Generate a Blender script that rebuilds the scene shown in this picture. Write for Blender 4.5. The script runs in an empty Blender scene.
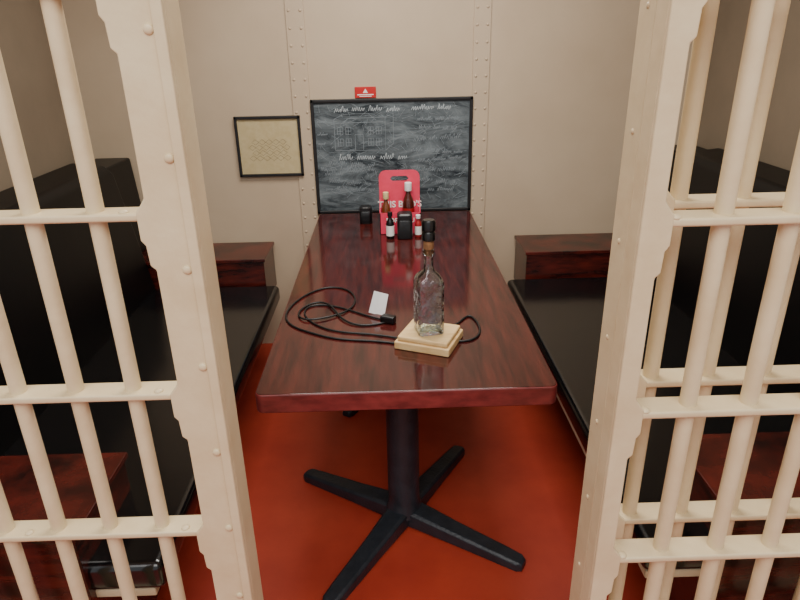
import bpy, bmesh, math, random
from mathutils import Vector, Matrix
random.seed(4)
S=bpy.context.scene
# ---------------------------------------------------------------- materials
def lin(c): 
    return tuple(((v/255)/12.92 if v/255<=.04045 else ((v/255+.055)/1.055)**2.4) for v in c)+(1,)
def mat(name,rgb,rough=.5,metal=0,spec=.5,var=None,scale=5,bump=0,bscale=60,coat=0,stretch=None,rvar=0,detail=6,lo=.35,hi=.65):
    m=bpy.data.materials.new(name);m.use_nodes=True
    n=m.node_tree.nodes;l=m.node_tree.links;b=n['Principled BSDF']
    b.inputs['Base Color'].default_value=lin(rgb);b.inputs['Roughness'].default_value=rough
    b.inputs['Metallic'].default_value=metal;b.inputs['Specular IOR Level'].default_value=spec
    b.inputs['Coat Weight'].default_value=coat;b.inputs['Coat Roughness'].default_value=.04
    tc=n.new('ShaderNodeTexCoord');mp=n.new('ShaderNodeMapping');l.new(tc.outputs['Object'],mp.inputs[0])
    if stretch: mp.inputs['Scale'].default_value=stretch
    if var:
        t=n.new('ShaderNodeTexNoise');t.inputs['Scale'].default_value=scale;t.inputs['Detail'].default_value=detail
        t.inputs['Roughness'].default_value=.6
        l.new(mp.outputs[0],t.inputs[0]);r=n.new('ShaderNodeValToRGB')
        r.color_ramp.elements[0].position=lo;r.color_ramp.elements[1].position=hi
        r.color_ramp.elements[0].color=lin(rgb);r.color_ramp.elements[1].color=lin(var)
        l.new(t.outputs['Fac'],r.inputs[0]);l.new(r.outputs[0],b.inputs['Base Color'])
        if rvar:
            mr=n.new('ShaderNodeMapRange');mr.inputs['To Min'].default_value=rough;mr.inputs['To Max'].default_value=rough+rvar
            l.new(t.outputs['Fac'],mr.inputs[0]);l.new(mr.outputs[0],b.inputs['Roughness'])
    if bump:
        t2=n.new('ShaderNodeTexNoise');t2.inputs['Scale'].default_value=bscale;t2.inputs['Detail'].default_value=4
        l.new(tc.outputs['Object'],t2.inputs[0]);bp=n.new('ShaderNodeBump');bp.inputs['Strength'].default_value=bump
        bp.inputs['Distance'].default_value=.01;l.new(t2.outputs['Fac'],bp.inputs['Height']);l.new(bp.outputs[0],b.inputs['Normal'])
    return m
M={}
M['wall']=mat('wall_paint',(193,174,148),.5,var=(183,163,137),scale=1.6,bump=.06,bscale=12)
M['side']=mat('side_wall_shaded_paint',(130,115,96),.6,var=(118,104,86),scale=2,bump=.06,bscale=12)  # darker than the back wall: shade of the side bays mixed into the colour
M['ceil']=mat('ceiling_paint',(190,178,155),.7,var=(180,168,145),scale=2)
M['floor']=mat('red_floor_paint',(186,66,44),.36,var=(162,50,34),scale=2.6,bump=.08,bscale=18,rvar=.2,spec=.5)
M['bar']=mat('cream_bar_paint',(224,204,164),.38,var=(214,191,150),scale=9,bump=.12,bscale=40)
M['bar2']=mat('cream_trim_paint',(208,190,158),.45,var=(192,172,140),scale=9,bump=.2,bscale=45)
M['black_iron']=mat('black_cast_iron',(28,32,38),.42,var=(40,44,51),scale=20,bump=.2,bscale=90)
M['vinyl']=mat('black_vinyl',(9,9,11),.18,bump=.12,bscale=5,spec=.7)
M['vinyl2']=mat('black_back_vinyl',(6,6,7),.4,bump=.12,bscale=5,spec=.25)
M['slate_frame']=mat('black_frame_wood',(18,18,20),.4,var=(28,27,28),scale=30)
M['maho']=mat('mahogany_laminate_top',(78,29,25),.11,var=(42,15,15),scale=5,stretch=(10,1.0,10),spec=.55,lo=.35,hi=.68,detail=9)
M['edge']=mat('mahogany_edge_band',(124,48,46),.32,var=(88,30,30),scale=7,stretch=(2,2,5),coat=.1,detail=9)
M['bwood']=mat('mahogany_bench_wood',(88,28,20),.25,var=(32,11,9),scale=8,stretch=(1,1,4),detail=9)
M['cork']=mat('cork',(150,108,68),.8,var=(110,74,44),scale=90)
M['pine']=mat('pine_block_wood',(228,196,142),.5,var=(206,168,112),scale=5,stretch=(1,9,9))
M['blackp']=mat('black_plastic',(12,12,14),.3)
M['cord']=mat('black_cord_rubber',(10,10,10),.45)
M['white']=mat('white_plastic',(240,240,238),.4)
M['tagblue']=mat('blue_ink',(60,110,180),.5)
M['red']=mat('red_carton_card',(230,62,94),.5,var=(222,54,84),scale=20)
M['signred']=mat('red_sign_plastic',(190,28,28),.4)
M['whiteink']=mat('white_ink',(238,236,230),.6)
M['redink']=mat('red_ink',(150,20,24),.5)
M['cream']=mat('cream_cap_plastic',(224,204,150),.4)
M['sauce']=mat('brown_sauce',(70,22,14),.12,coat=.6)
M['hot']=mat('amber_sauce',(104,54,26),.15,coat=.6)
M['matb']=mat('picture_mat',(190,174,134),.8,var=(182,164,122),scale=40)
M['ink']=mat('pencil_ink',(118,104,74),.8)
M['chalk']=mat('chalk',(184,192,195),.95)
M['chalk2']=mat('chalk_faint',(132,141,146),.95)
def glassmat():
    m=bpy.data.materials.new('bottle_glass');m.use_nodes=True;b=m.node_tree.nodes['Principled BSDF']
    b.inputs['Base Color'].default_value=(.84,.95,.98,1);b.inputs['Transmission Weight'].default_value=1
    b.inputs['Roughness'].default_value=.06;b.inputs['IOR'].default_value=1.5
    n=m.node_tree.nodes;l=m.node_tree.links
    t=n.new('ShaderNodeTexNoise');t.inputs['Scale'].default_value=32;tc=n.new('ShaderNodeTexCoord');l.new(tc.outputs['Object'],t.inputs[0])
    bp=n.new('ShaderNodeBump');bp.inputs['Strength'].default_value=.8;bp.inputs['Distance'].default_value=.01
    l.new(t.outputs['Fac'],bp.inputs['Height']);l.new(bp.outputs[0],b.inputs['Normal'])
    return m
M['glass']=glassmat()
def slate():
    m=bpy.data.materials.new('chalkboard_slate');m.use_nodes=True;n=m.node_tree.nodes;l=m.node_tree.links;b=n['Principled BSDF']
    tc=n.new('ShaderNodeTexCoord');mp=n.new('ShaderNodeMapping');l.new(tc.outputs['Object'],mp.inputs[0])
    mp.inputs['Rotation'].default_value=(0,.6,0);mp.inputs['Scale'].default_value=(1,1,3)
    a=n.new('ShaderNodeTexNoise');a.inputs['Scale'].default_value=4.2;a.inputs['Detail'].default_value=12;a.inputs['Roughness'].default_value=.76;a.inputs['Distortion'].default_value=1.2
    l.new(mp.outputs[0],a.inputs[0])
    r=n.new('ShaderNodeValToRGB');r.color_ramp.elements[0].position=.38;r.color_ramp.elements[1].position=.80
    r.color_ramp.elements[0].color=lin((30,38,44));r.color_ramp.elements[1].color=lin((142,152,156))
    l.new(a.outputs['Fac'],r.inputs[0]);l.new(r.outputs[0],b.inputs['Base Color']);b.inputs['Roughness'].default_value=.5
    b.inputs['Specular IOR Level'].default_value=.3
    return m
M['slate']=slate()
# ---------------------------------------------------------------- helpers
def empty(name,loc=(0,0,0)):
    e=bpy.data.objects.new(name,None);S.collection.objects.link(e);e.location=loc;e.empty_display_size=.1;return e
def reg(name,me,m,par=None,smooth=False):
    o=bpy.data.objects.new(name,me);S.collection.objects.link(o)
    if m: me.materials.append(M[m] if isinstance(m,str) else m)
    if par: o.parent=par
    if smooth:
        for p in me.polygons:p.use_smooth=True
    return o
def bev(o,w,seg=2):
    b=o.modifiers.new('b','BEVEL');b.width=w;b.segments=seg;b.limit_method='ANGLE';b.angle_limit=math.radians(35)
    for p in o.data.polygons:p.use_smooth=True
    w2=o.modifiers.new('w','WEIGHTED_NORMAL');return o
def box(name,x0,x1,y0,y1,z0,z1,m,par=None,bv=0,seg=2):
    bm=bmesh.new();bmesh.ops.create_cube(bm,size=1)
    for v in bm.verts: v.co=Vector(((x0+x1)/2+v.co.x*(x1-x0),(y0+y1)/2+v.co.y*(y1-y0),(z0+z1)/2+v.co.z*(z1-z0)))
    me=bpy.data.meshes.new(name);bm.to_mesh(me);bm.free();o=reg(name,me,m,par)
    if bv: bev(o,bv,seg)
    return o
def prism(name,pts,axis,a,b,m,par=None,bv=0,seg=2):
    bm=bmesh.new()
    def P(p,t): return {'y':(p[0],t,p[1]),'z':(p[0],p[1],t),'x':(t,p[0],p[1])}[axis]
    f=bm.faces.new([bm.verts.new(P(p,a)) for p in pts])
    r=bmesh.ops.extrude_face_region(bm,geom=[f]);vs=[g for g in r['geom'] if isinstance(g,bmesh.types.BMVert)]
    d=b-a;bmesh.ops.translate(bm,verts=vs,vec={'y':(0,d,0),'z':(0,0,d),'x':(d,0,0)}[axis])
    bmesh.ops.recalc_face_normals(bm,faces=bm.faces)
    me=bpy.data.meshes.new(name);bm.to_mesh(me);bm.free();o=reg(name,me,m,par)
    if bv: bev(o,bv,seg)
    return o
def lathe(name,prof,c,m,par=None,seg=28,rot=0,smooth=True):
    bm=bmesh.new();rings=[]
    for p in prof:
        r,z=p[0],p[1];q=p[2] if len(p)>2 else 0;asp=p[3] if len(p)>3 else 1
        ring=[]
        for i in range(seg):
            a=2*math.pi*i/seg;ca,sa=math.cos(a),math.sin(a)
            k=(abs(ca)**q+abs(sa)**q)**(-1/q) if q else 1
            x,y=r*k*ca,r*k*sa*asp
            ring.append(bm.verts.new((c[0]+x*math.cos(rot)-y*math.sin(rot),c[1]+x*math.sin(rot)+y*math.cos(rot),c[2]+z)))
        rings.append(ring)
    for A,B in zip(rings,rings[1:]):
        for i in range(seg): bm.faces.new((A[i],A[(i+1)%seg],B[(i+1)%seg],B[i]))
    if prof[0][0]>1e-5: bm.faces.new(rings[0][::-1])
    if prof[-1][0]>1e-5: bm.faces.new(rings[-1])
    bmesh.ops.remove_doubles(bm,verts=bm.verts,dist=1e-6)
    bmesh.ops.recalc_face_normals(bm,faces=bm.faces)
    me=bpy.data.meshes.new(name);bm.to_mesh(me);bm.free();o=reg(name,me,m,par,smooth)
    if smooth:
        e=o.modifiers.new('e','EDGE_SPLIT');e.split_angle=math.radians(40)
    return o
def curve(name,pts,r,m,par=None,cyc=False,smooth=True):
    cu=bpy.data.curves.new(name,'CURVE');cu.dimensions='3D';cu.bevel_depth=r;cu.bevel_resolution=3 if smooth and r>.002 else 1;cu.resolution_u=10 if r>.002 else 4
    for pl in (pts if isinstance(pts[0][0],(tuple,list)) else [pts]):
        s=cu.splines.new('NURBS' if smooth else 'POLY');s.points.add(len(pl)-1)
        for i,p in enumerate(pl): s.points[i].co=(*p,1)
        if smooth: s.order_u=4 if r>.002 else 3;s.use_endpoint_u=True
        s.use_cyclic_u=cyc
    cu.use_fill_caps=True
    t=bpy.data.objects.new('tmp',cu);S.collection.objects.link(t);bpy.context.view_layer.update()
    me=bpy.data.meshes.new_from_object(t.evaluated_get(bpy.context.evaluated_depsgraph_get()))
    bpy.data.objects.remove(t);me.materials.clear()
    return reg(name,me,m,par,True)
def text(name,s,size,loc,m,par,ext=.0006,rz=0,align='CENTER',shear=0,bold=0):
    cu=bpy.data.curves.new(name,'FONT');cu.body=s;cu.size=size;cu.extrude=ext;cu.align_x=align;cu.shear=shear;cu.offset=bold
    t=bpy.data.objects.new('tmp',cu);S.collection.objects.link(t)
    t.rotation_euler=(math.pi/2,0,rz);t.location=loc;bpy.context.view_layer.update()
    me=bpy.data.meshes.new_from_object(t.evaluated_get(bpy.context.evaluated_depsgraph_get()))
    me.transform(t.matrix_world);bpy.data.objects.remove(t);me.materials.clear()
    return reg(name,me,m,par)
def rivets(name,pts,normal,r,m,par=None,flat=.55):
    bm=bmesh.new()
    for p in pts:
        mt=Matrix.Translation(p)@Vector(normal).to_track_quat('Z','Y').to_matrix().to_4x4()@Matrix.Diagonal((1,1,flat,1))
        bmesh.ops.create_icosphere(bm,subdivisions=2,radius=r,matrix=mt)
    me=bpy.data.meshes.new(name);bm.to_mesh(me);bm.free();return reg(name,me,m,par,True)
# ---------------------------------------------------------------- room
WY=3.15;XL=-1.45;XR=1.56;ZC=2.45
box('floor',-3.2,3.2,-3,WY+.1,-.1,0,'floor')
box('wall_back',XL-.1,XR+.1,WY,WY+.1,0,ZC,'wall')
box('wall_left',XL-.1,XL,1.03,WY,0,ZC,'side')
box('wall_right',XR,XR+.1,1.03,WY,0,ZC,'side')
box('ceiling',XL-.1,XR+.1,1.03,WY+.1,ZC,ZC+.1,'ceil')
for i,(a,b) in enumerate(((-.445,-.36),(.425,.505))):
    t=empty('trim_%d'%(i+1))
    box('batten_plate',a,b,WY-.008,WY,0,ZC,'wall',t,.0015)
    rivets('rivet_heads',[(x,WY-.008,z*.075+.05) for x in (a+.016,b-.016) for z in range(32)],(0,-1,0),.007,'wall',t)
# ---------------------------------------------------------------- cell front grilles
ZB=[.306,.640,.967,1.308,1.645]
def stile(name,x_in,x_out,y0,y1,zs,ear,par):
    s=1 if x_out>x_in else -1
    pts=[(x_in,0.0),(x_out,0.0)]
    for z in zs:
        pts+=[(x_out,z-.088),(x_out+s*ear*.5,z-.080),(x_out+s*ear*.6,z-.045),(x_out+s*ear,z-.036),(x_out+s*ear,z+.012),(x_out+s*ear*.5,z+.022),(x_out,z+.034)]
    pts+=[(x_out,2.44),(x_in,2.44)]
    return prism(name,pts,'y',y0,y1,'bar',par,.003)
def bars(par,xs,y,r):
    for i,x in enumerate(xs): 
        o=lathe('bar_%d'%(i+1),[(r,0),(r,2.44)],(x,y,0),'bar',par,20)
def rails(par,x0,x1,y,zs,d=.052,h=.014):
    for i,z in enumerate(zs): box('crossbar_%d'%(i+1),x0,x1,y-d/2,y+d/2,z-h/2,z+h/2,'bar',par,.004)
g=empty('jail_cell_grille')
stile('post_face',-.312,-.390,.986,.996,ZB,.017,g)
box('post_jamb',-.318,-.312,.996,1.066,0,2.44,'bar',g,.002)
box('post_bead',-.330,-.312,.980,.986,0,2.44,'bar',g,.0025)
rivets('post_rivets',[(-.338,.986,.11+.185*i) for i in range(12)],(0,-1,0),.0085,'bar',g)
xs=[-.487-.107*i for i in range(9)]
bars(g,xs,1.0+.024,.0145)
rails(g,XL-.05,-.385,1.024,ZB)
rivets('crossbar_rivets',[(-.435,1.01,z+.007) for z in ZB]+[(-.435-.32,1.01,z+.007) for z in ZB],(0,0,1),.009,'bar',g)
g2=empty('jail_cell_grille')
box('post_jamb',.400,.407,.990,1.056,0,2.44,'bar',g2,.002)
stile('post_face',.400,.45,.981,.990,ZB,.02,g2)
rivets('post_rivets',[(.400,1.02,.13+.185*i) for i in range(12)],(-1,0,0),.005,'bar',g2)
bars(g2,[.49+.107*i for i in range(10)],1.016,.0145)
rails(g2,.44,XR+.05,1.016,ZB)
d=empty('jail_cell_door')
stile('stile_face',.379,.412,.888,.897,ZB,.016,d)
box('stile_side',.379,.386,.897,.938,0,2.44,'bar',d,.002)
bars(d,[.515+.107*i for i in range(7)],.915,.0145)
rails(d,.384,1.25,.915,ZB)
rivets('crossbar_rivets',[(.432,.898,z+.007) for z in ZB],(0,0,1),.010,'bar',d)
box('header_track',XL,XR,.88,1.07,2.44,2.52,'bar2',None,.004).name='trim_3'
# ---------------------------------------------------------------- benches
def bench(sx,xin,xw):
    b=empty('bunk_bench')
    def X(a,c): return (min(a,c),max(a,c))
    y0,y1=1.085,WY-.012
    box('seat_cushion',*X(xin,xw-sx*.13),y0,2.85,.39,.47,'vinyl',b,.022,4)
    fr=.012 if sx>0 else .03
    box('bunk_frame',*X(xin+sx*fr,xw-sx*.01),y0+.01,2.845,.366,.39,'bar2',b,.004)
    box('base_panel',*X(xin+sx*.20,xw-sx*.01),y0+.06,y1,0,.366,'bwood',b,.004)
    bx=xw-sx*.012
    pts=[(bx,.39),(bx-sx*.30,.44),(bx-sx*.20,1.03),(bx-sx*.165,1.07),(bx-sx*.02,1.085),(bx,1.07)]
    prism('back_cushion',pts,'y',y0,2.85,'vinyl2',b,.015,3)
    pts2=[(bx,.60),(bx-sx*.20,.60),(bx-sx*.17,1.055),(bx,1.055)]
    prism('back_end',pts2,'y',2.86,y1,'vinyl2',b,.01,3)
    xi=xin+sx*(.068 if sx<0 else .095)
    box('end_box',*X(xi,xw-sx*.02),2.86,y1,.36,.585,'bwood',b,.004)
    box('end_box_lid',*X(xi-sx*.008,xw-sx*.015),2.852,y1,.585,.602,'bwood',b,.003)
    xi=xin+sx*.17
    box('front_cabinet',*X(xi,xw-sx*.02),1.07,1.36,0,.565,'bwood',b,.004)
    box('front_cabinet_lid',*X(xi-sx*.008,xw-sx*.015),1.062,1.368,.565,.582,'bwood',b,.003)
    return b
bench(-1,-.54,XL); bench(1,.58,XR)
# ---------------------------------------------------------------- table
T=empty('pedestal_table')
tx0,tx1,ty0,ty1=-.350,.424,1.353,3.112
def rrect(x0,x1,y0,y1,r,n=6):
    P=[]
    for cx,cy,a in ((x1-r,y0+r,-90),(x1-r,y1-r,0),(x0+r,y1-r,90),(x0+r,y0+r,180)):
        for i in range(n+1):
            t=math.radians(a+90*i/n);P.append((cx+r*math.cos(t),cy+r*math.sin(t)))
    return P
top=prism('table_top',rrect(tx0,tx1,ty0,ty1,.022),'z',.695,.75,'maho',T,.005,3)
top.data.materials.append(M['edge'])
for p in top.data.polygons:
    if abs(p.normal.z)<.5:p.material_index=1
def pedestal(cx,cy,k):
    lathe('column_%d'%k,[(.066,.045),(.061,.07),(.057,.085),(.054,.10),(.054,.685)],(cx,cy,0),'black_iron',T,32)
    box('mount_plate_%d'%k,cx-.14,cx+.14,cy-.14,cy+.14,.682,.696,'black_iron',T,.004)
    bm=bmesh.new()
    for ang in (-33,57,147,237):
        a=math.radians(ang);sec=[]
        for t,w,zt,zb in ((0.0,.042,.072,.012),(.06,.040,.070,.012),(.2,.034,.055,.008),(.38,.029,.040,.002),(.43,.027,.034,0),(.447,.018,.026,0)):
            ring=[]
            for (s,z) in ((-1,zb),(-1,zt-.008),(-.72,zt),(.72,zt),(1,zt-.008),(1,zb)):
                x,y=t,s*w
                ring.append(bm.verts.new((cx+x*math.cos(a)-y*math.sin(a),cy+x*math.sin(a)+y*math.cos(a),z)))
            sec.append(ring)
        for A,B in zip(sec,sec[1:]):
            for i in range(6): bm.faces.new((A[i],A[(i+1)%6],B[(i+1)%6],B[i]))
        bm.faces.new(sec[0][::-1]);bm.faces.new(sec[-1])
    bmesh.ops.recalc_face_normals(bm,faces=bm.faces)
    me=bpy.data.meshes.new('f');bm.to_mesh(me);bm.free();o=reg('cross_foot_%d'%k,me,'black_iron',T);bev(o,.003)
pedestal(.03,1.73,1);pedestal(.03,2.76,2)
# ---------------------------------------------------------------- chalkboard
C=empty('chalkboard');cx0,cx1,cz0,cz1=-.36,.43,.745,1.308
box('slate_panel',cx0+.01,cx1-.01,WY-.012,WY-.002,cz0+.01,cz1-.01,'slate',C)
fw_=.016
box('frame_top',cx0,cx1,WY-.02,WY-.001,cz1-fw_,cz1,'slate_frame',C,.003)
box('frame_bottom',cx0,cx1,WY-.02,WY-.001,cz0,cz0+fw_,'slate_frame',C,.003)
box('frame_side_1',cx0,cx0+fw_,WY-.02,WY-.001,cz0,cz1,'slate_frame',C,.003)
box('frame_side_2',cx1-fw_,cx1,WY-.02,WY-.001,cz0,cz1,'slate_frame',C,.003)
cy=WY-.0122
def word(x,z,n,h):
    p=[];sl=random.uniform(0,.4)
    for i in range(n*2):
        up=random.choice((1,1,1.7))*h
        for dx,dz in ((.0,0),(.12,.5),(.25,.9),(.3,.3)):
            p.append((x+(i*.42+dx+random.uniform(-.08,.08))*h+sl*dz*h*.4,cy,z+dz*up*.8+random.uniform(-.08,.08)*h))
    return p
def line(Ls,x,z,x1,h,tilt=0):
    xx=x
    while xx<x1-h*2:
        n=random.randint(2,5)
        n=max(1,min(n,int((x1-xx)/(h*.84))))
        Ls.append(word(xx,z+(xx-x)*tilt+random.uniform(-.003,.003),n,h));xx+=n*h*.84+h*.7
L=[];F=[]
line(L,-.245,1.248,.10,.026);line(L,.13,1.25,.34,.026);line(L,-.235,1.015,.12,.028);line(F,-.33,.965,-.1,.02)
for z in (.985,.94,.90,.86): line(F,-.33+random.uniform(0,.05),z,-.04,.022,random.uniform(-.12,.12))
for z in (1.20,1.16,1.10,1.05,1.0,.95,.90,.85): line(F,.12+random.uniform(0,.09),z,.39,random.uniform(.014,.024),random.uniform(-.16,.1))
for z in (1.2,1.14,1.09): line(F,-.335,z,-.27,.015)
curve('chalk_writing',L,.0014,'chalk',C,smooth=True)
curve('chalk_writing_faint',F,.0010,'chalk2',C,smooth=True)
def seg(*p): return [(a,cy,b) for a,b in p]
K=[seg((-.25,1.065),(-.25,1.215),(-.0,1.22),(-.0,1.06),(-.25,1.065)),seg((-.25,1.215),(-.20,1.237),(.04,1.24),(0,1.22)),seg((.04,1.24),(.04,1.095),(0,1.06)),seg((-.24,1.195),(-.01,1.198)),
   seg((-.15,1.065),(-.15,1.14),(-.11,1.14),(-.11,1.065))]
for x in (-.235,-.195,-.085,-.045):
    for z in (1.085,1.14):
        K+= [seg((x,z),(x,z+.035),(x+.026,z+.035),(x+.026,z),(x,z)),seg((x+.013,z),(x+.013,z+.035)),seg((x,z+.017),(x+.026,z+.017))]
K2=[]
for i in range(260):
    x=random.uniform(-.33,.40);z=random.uniform(.80,1.27);a=random.choice((random.gauss(.6,.3),random.gauss(2.3,.4)));l=random.uniform(.01,.07)
    K2.append(seg((x,z),(max(-.34,min(.41,x+l*math.cos(a))),min(1.285,z+l*math.sin(a)*.8))))
curve('chalk_sketch',K,.0012,'chalk2',C,smooth=False)
curve('chalk_scratches',K2,.0008,'chalk2',C,smooth=False)
# ---------------------------------------------------------------- framed picture
P=empty('picture_frame');px0,px1,pz0,pz1=-.735,-.415,.945,1.237;fwd=.013
box('backing_paper',px0+.005,px1-.005,WY-.012,WY-.001,pz0+.005,pz1-.005,'matb',P)
for k,(a,b,c,e) in enumerate(((px0,px1,pz1-fwd,pz1),(px0,px1,pz0,pz0+fwd),(px0,px0+fwd,pz0,pz1),(px1-fwd,px1,pz0,pz1))):
    box('moulding_%d'%(k+1),a,b,WY-.022,WY-.001,c,e,'slate_frame',P,.002)
D=[]
for i in range(4):
    for j in range(6):
        cx=-.66+j*.034+(i%2)*.017;cz=1.035+i*.026
        if cx>-.48: continue
        D.append([(cx+.017*math.cos(a),WY-.0122,cz+.013*math.sin(a)) for a in [k*1.5708 for k in range(5)]])
curve('drawing_lines',D,.0008,'ink',P,smooth=False)
# ---------------------------------------------------------------- red sign
R=empty('wall_sign')
box('sign_plate',-.142,-.040,WY-.008,WY-.001,1.311,1.362,'signred',R,.002)
prism('sign_triangle',[(-.103,1.334),(-.079,1.334),(-.091,1.353)],'y',WY-.0092,WY-.008,'whiteink',R)
box('sign_text_line_1',-.13,-.052,WY-.0088,WY-.0078,1.324,1.328,'whiteink',R)
box('sign_text_line_2',-.12,-.062,WY-.0088,WY-.0078,1.317,1.320,'whiteink',R)
# ---------------------------------------------------------------- bottle lamp
B=empty('bottle_lamp');bc=(.112,1.622);ra=math.radians(-23)
def rp(pts): return [(bc[0]+x*math.cos(ra)-y*math.sin(ra),bc[1]+x*math.sin(ra)+y*math.cos(ra)) for x,y in pts]
sq=lambda h,k:[(-h,-k),(h,-k),(h,k),(-h,k)]
prism('wood_base_lower',rp(sq(.082,.073)),'z',.75,.774,'pine',B,.004,3)
prism('wood_base_upper',rp(sq(.075,.066)),'z',.774,.789,'pine',B,.005,3)
q=7
prof=[(.0365,0,q),(.038,.004,q),(.038,.148,q),(.036,.160,q),(.029,.174,4),(.018,.184,2),(.0135,.194,2),(.0125,.230,2),(.016,.232,2),(.016,.246,2),(.009,.247,2),
      (.009,.2,2),(.012,.186,2),(.025,.170,4),(.032,.156,q),(.0335,.148,q),(.0335,.012,q),(.028,.008,q),(0,.008,2)]
lathe('glass_bottle',prof,(bc[0]-.002,bc[1],.7895),'glass',B,64,rot=math.radians(12))
lathe('cork_stopper',[(.0085,-.018),(.0105,.0),(.014,.001),(.0145,.02),(.013,.024)],(bc[0]-.002,bc[1],1.0375),'cork',B,20)
lathe('lamp_socket',[(.014,0),(.018,.002),(.018,.022),(.0155,.026),(.019,.03),(.019,.052),(.016,.058),(.010,.059)],(bc[0]-.002,bc[1],1.0615),'blackp',B,24)
zc=.7535
cp=[(.05,1.60),(-.02,1.63),(-.09,1.64),(-.17,1.655),(-.24,1.70),(-.31,1.75),(-.345,1.83),(-.33,1.93),(-.29,2.02),(-.22,2.09),(-.14,2.05),(-.11,1.95),(-.13,1.86),(-.20,1.80),(-.28,1.78),(-.31,1.86),(-.26,1.95),(-.2,1.92),(-.17,1.82),(-.12,1.74),(-.05,1.74),(0,1.77)]
curve('power_cord',[(x,y,zc+(.004 if i in(13,14,17,18) else 0)) for i,(x,y) in enumerate(cp)],.0032,'cord',B)
cpb=[(.04,1.64),(-.04,1.68),(-.12,1.69),(-.2,1.72),(-.27,1.80),(-.29,1.89),(-.24,1.93),(-.14,1.88),(-.06,1.80),(0.0,1.77)]
curve('power_cord_2',[(x,y,zc+.0) for x,y in cpb],.0029,'cord',B)
cp2=[(.16,1.69),(.2,1.72),(.235,1.79),(.26,1.80),(.275,1.72),(.265,1.64),(.22,1.61),(.18,1.62)]
curve('cord_loop',[(x,y,zc) for x,y in cp2],.0034,'cord',B)
prism('wall_plug',[(-.035,1.765),(.01,1.745),(.02,1.77),(-.02,1.79)],'z',.75,.775,'blackp',B,.006,3)
bm=bmesh.new();vs=[]
for x,y,z in ((-.027,0,0),(.0,.006,0),(.027,0,0)):
    vs.append((bm.verts.new((x,y,z)),bm.verts.new((x*.9,y-.012,.072))))
for a,b in zip(vs,vs[1:]): bm.faces.new((a[0],b[0],b[1],a[1]))
me=bpy.data.meshes.new('cord_tag');bm.to_mesh(me);bm.free();tg=reg('cord_tag',me,'white',B)
sd=tg.modifiers.new('s','SOLIDIFY');sd.thickness=.0008
tg.matrix_local=Matrix.Translation((-.045,1.83,.751))@Matrix.Rotation(math.radians(-14),4,'Z')@Matrix.Rotation(math.radians(-28),4,'X')@Matrix.Rotation(math.radians(10),4,'Y')
tg2=box('cord_tag_print',.002,.020,-.006,-.0055,.008,.022,'tagblue',B);tg2.matrix_local=tg.matrix_local.copy()
# ---------------------------------------------------------------- bottle carton with condiments
K=empty('bottle_carton');kx0,kx1,ky0,ky1=-.035,.148,2.72,2.84;h=.10
box('carton_floor',kx0,kx1,ky0,ky1,.75,.753,'red',K)
box('carton_front',kx0,kx1,ky0,ky0+.003,.75,.75+h,'red',K)
box('carton_back',kx0,kx1,ky1-.003,ky1,.75,.75+h,'red',K)
for i,x in enumerate((kx0,kx1)):
    a,b=(x,x+.003) if i==0 else (x-.003,x)
    prism('carton_side_%d'%(i+1),[(ky0,.75),(ky1,.75),(ky1,.75+h),((ky0+ky1)/2,.75+h+.05),(ky0,.75+h)],'x',a,b,'red',K)
cu=bpy.data.curves.new('p','CURVE');cu.dimensions='2D';cu.fill_mode='BOTH';cu.extrude=.0015
def addpoly(P):
    s=cu.splines.new('POLY');s.points.add(len(P)-1);s.use_cyclic_u=True
    for i,p in enumerate(P): s.points[i].co=(p[0],p[1],0,1)
addpoly([(kx0,0),(kx1,0),(kx1,.21)]+[(kx1-.03+.03*math.cos(a),.25+.03*math.sin(a)) for a in (0,.4,.8,1.2,1.57)]+[(kx0+.03+.03*math.cos(a),.25+.03*math.sin(a)) for a in (1.57,2,2.4,2.8,3.14)])
addpoly([(.057+x,y) for x,y in [(-.032,.232),(.032,.232),(.042,.242),(.032,.254),(-.032,.254),(-.042,.242)]])
t=bpy.data.objects.new('tmp',cu);S.collection.objects.link(t);t.rotation_euler=(math.pi/2,0,0);t.location=(0,(ky0+ky1)/2,.75);bpy.context.view_layer.update()
me=bpy.data.meshes.new_from_object(t.evaluated_get(bpy.context.evaluated_depsgraph_get()));me.transform(t.matrix_world);bpy.data.objects.remove(t);me.materials.clear()
reg('carton_handle_panel',me,'red',K)
text('carton_lettering',"THIS BUD'S",.040,(.057,(ky0+ky1)/2-.0025,.75+.112),'whiteink',K,bold=.0008)
text('carton_lettering_2',"FOR YOU",.03,(.057,ky0-.0008,.75+.055),'whiteink',K,bold=.0004)
def bottle(name,x,y,z,r,hh,body,cap,label=None,capr=.45):
    e=empty(name)
    lathe('body',[(r*.9,0),(r,.004),(r,hh*.58),(r*.8,hh*.68),(r*.42,hh*.78),(r*.40,hh*.84)],(x,y,z),body,e,24)
    lathe('cap',[(r*capr,hh*.84),(r*capr*1.05,hh*.85),(r*capr,hh),(r*capr*.8,hh*1.005)],(x,y,z),cap,e,20)
    if label: lathe('label',[(r*1.02,hh*.12),(r*1.02,hh*.5)],(x,y,z),label,e,24)
    return e
bottle('ketchup_bottle',.095,2.7525,.7535,.0265,.225,'sauce','white','redink',.6)
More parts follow.
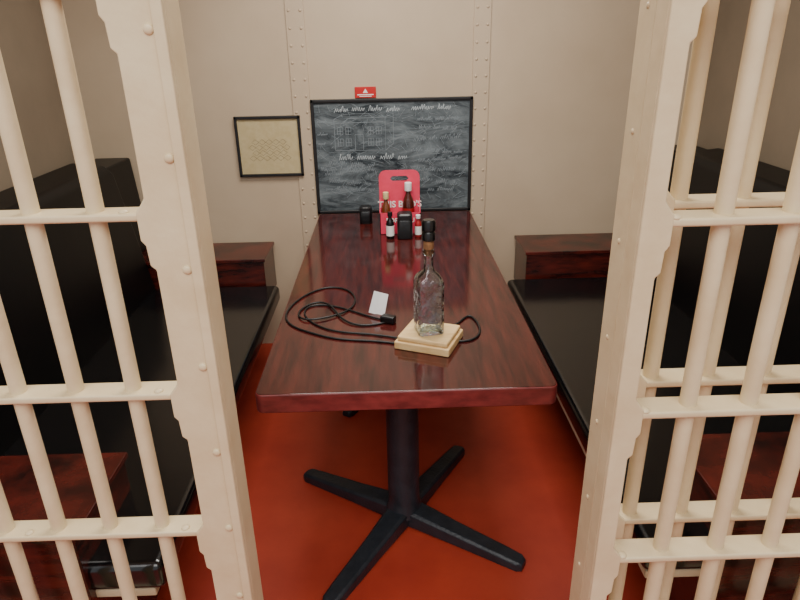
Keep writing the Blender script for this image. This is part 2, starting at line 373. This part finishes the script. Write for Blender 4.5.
bottle('sauce_bottle',-.006,2.747,.7535,.020,.185,'hot','cream','whiteink',.65)
bottle('sauce_bottle',.010,2.66,.7505,.018,.12,'blackp','slate_frame','whiteink',.6)
bottle('sauce_bottle',.135,2.675,.7505,.015,.10,'redink','white','whiteink',.7)
def shaker(x,y,w,hh):
    e=empty('condiment_shaker')
    lathe('body',[(w*.9,0,6),(w,.004,6),(w,hh*.72,6),(w*.94,hh*.75,6)],(x,y,.7505),'blackp',e,32)
    lathe('lid',[(w*.98,hh*.76,6),(w*.98,hh*.94,6),(w*.8,hh,6)],(x,y,.7505),'slate_frame',e,32)
shaker(.075,2.665,.034,.115);shaker(-.105,2.93,.030,.082)
# ---------------------------------------------------------------- lights
def area(name,loc,rot,sx,sy,e,col):
    l=bpy.data.lights.new(name,'AREA');l.shape='RECTANGLE';l.size=sx;l.size_y=sy;l.energy=e;l.color=col
    o=bpy.data.objects.new(name,l);S.collection.objects.link(o);o.location=loc;o.rotation_euler=rot
area('corridor_skylight',(-.3,-1.2,3.6),(math.radians(38),0,0),3.5,2,118,(1,.97,.93))
area('cell_ceiling_lamp',(.05,2.1,2.40),(0,0,0),1.2,.7,46,(1,.95,.88))
w=bpy.data.worlds.new('w');S.world=w;w.use_nodes=True
w.node_tree.nodes['Background'].inputs[0].default_value=(.94,.96,1,1);w.node_tree.nodes['Background'].inputs[1].default_value=.78
# ---------------------------------------------------------------- camera
f,pi_,ro,ya,H=619.78,.3985,-.0205,.0176,1.57
fw=Vector((math.sin(ya)*math.cos(pi_),math.cos(ya)*math.cos(pi_),-math.sin(pi_)))
r=Vector((math.cos(ya),-math.sin(ya),0));u=r.cross(fw)
r2=r*math.cos(ro)+u*math.sin(ro);u2=-r*math.sin(ro)+u*math.cos(ro)
cam=bpy.data.cameras.new('camera');cam.sensor_width=36;cam.lens=f*36/800
co=bpy.data.objects.new('camera',cam);S.collection.objects.link(co)
m=Matrix((r2,u2,-fw)).transposed().to_4x4();m.translation=(0,0,H);co.matrix_world=m
S.camera=co
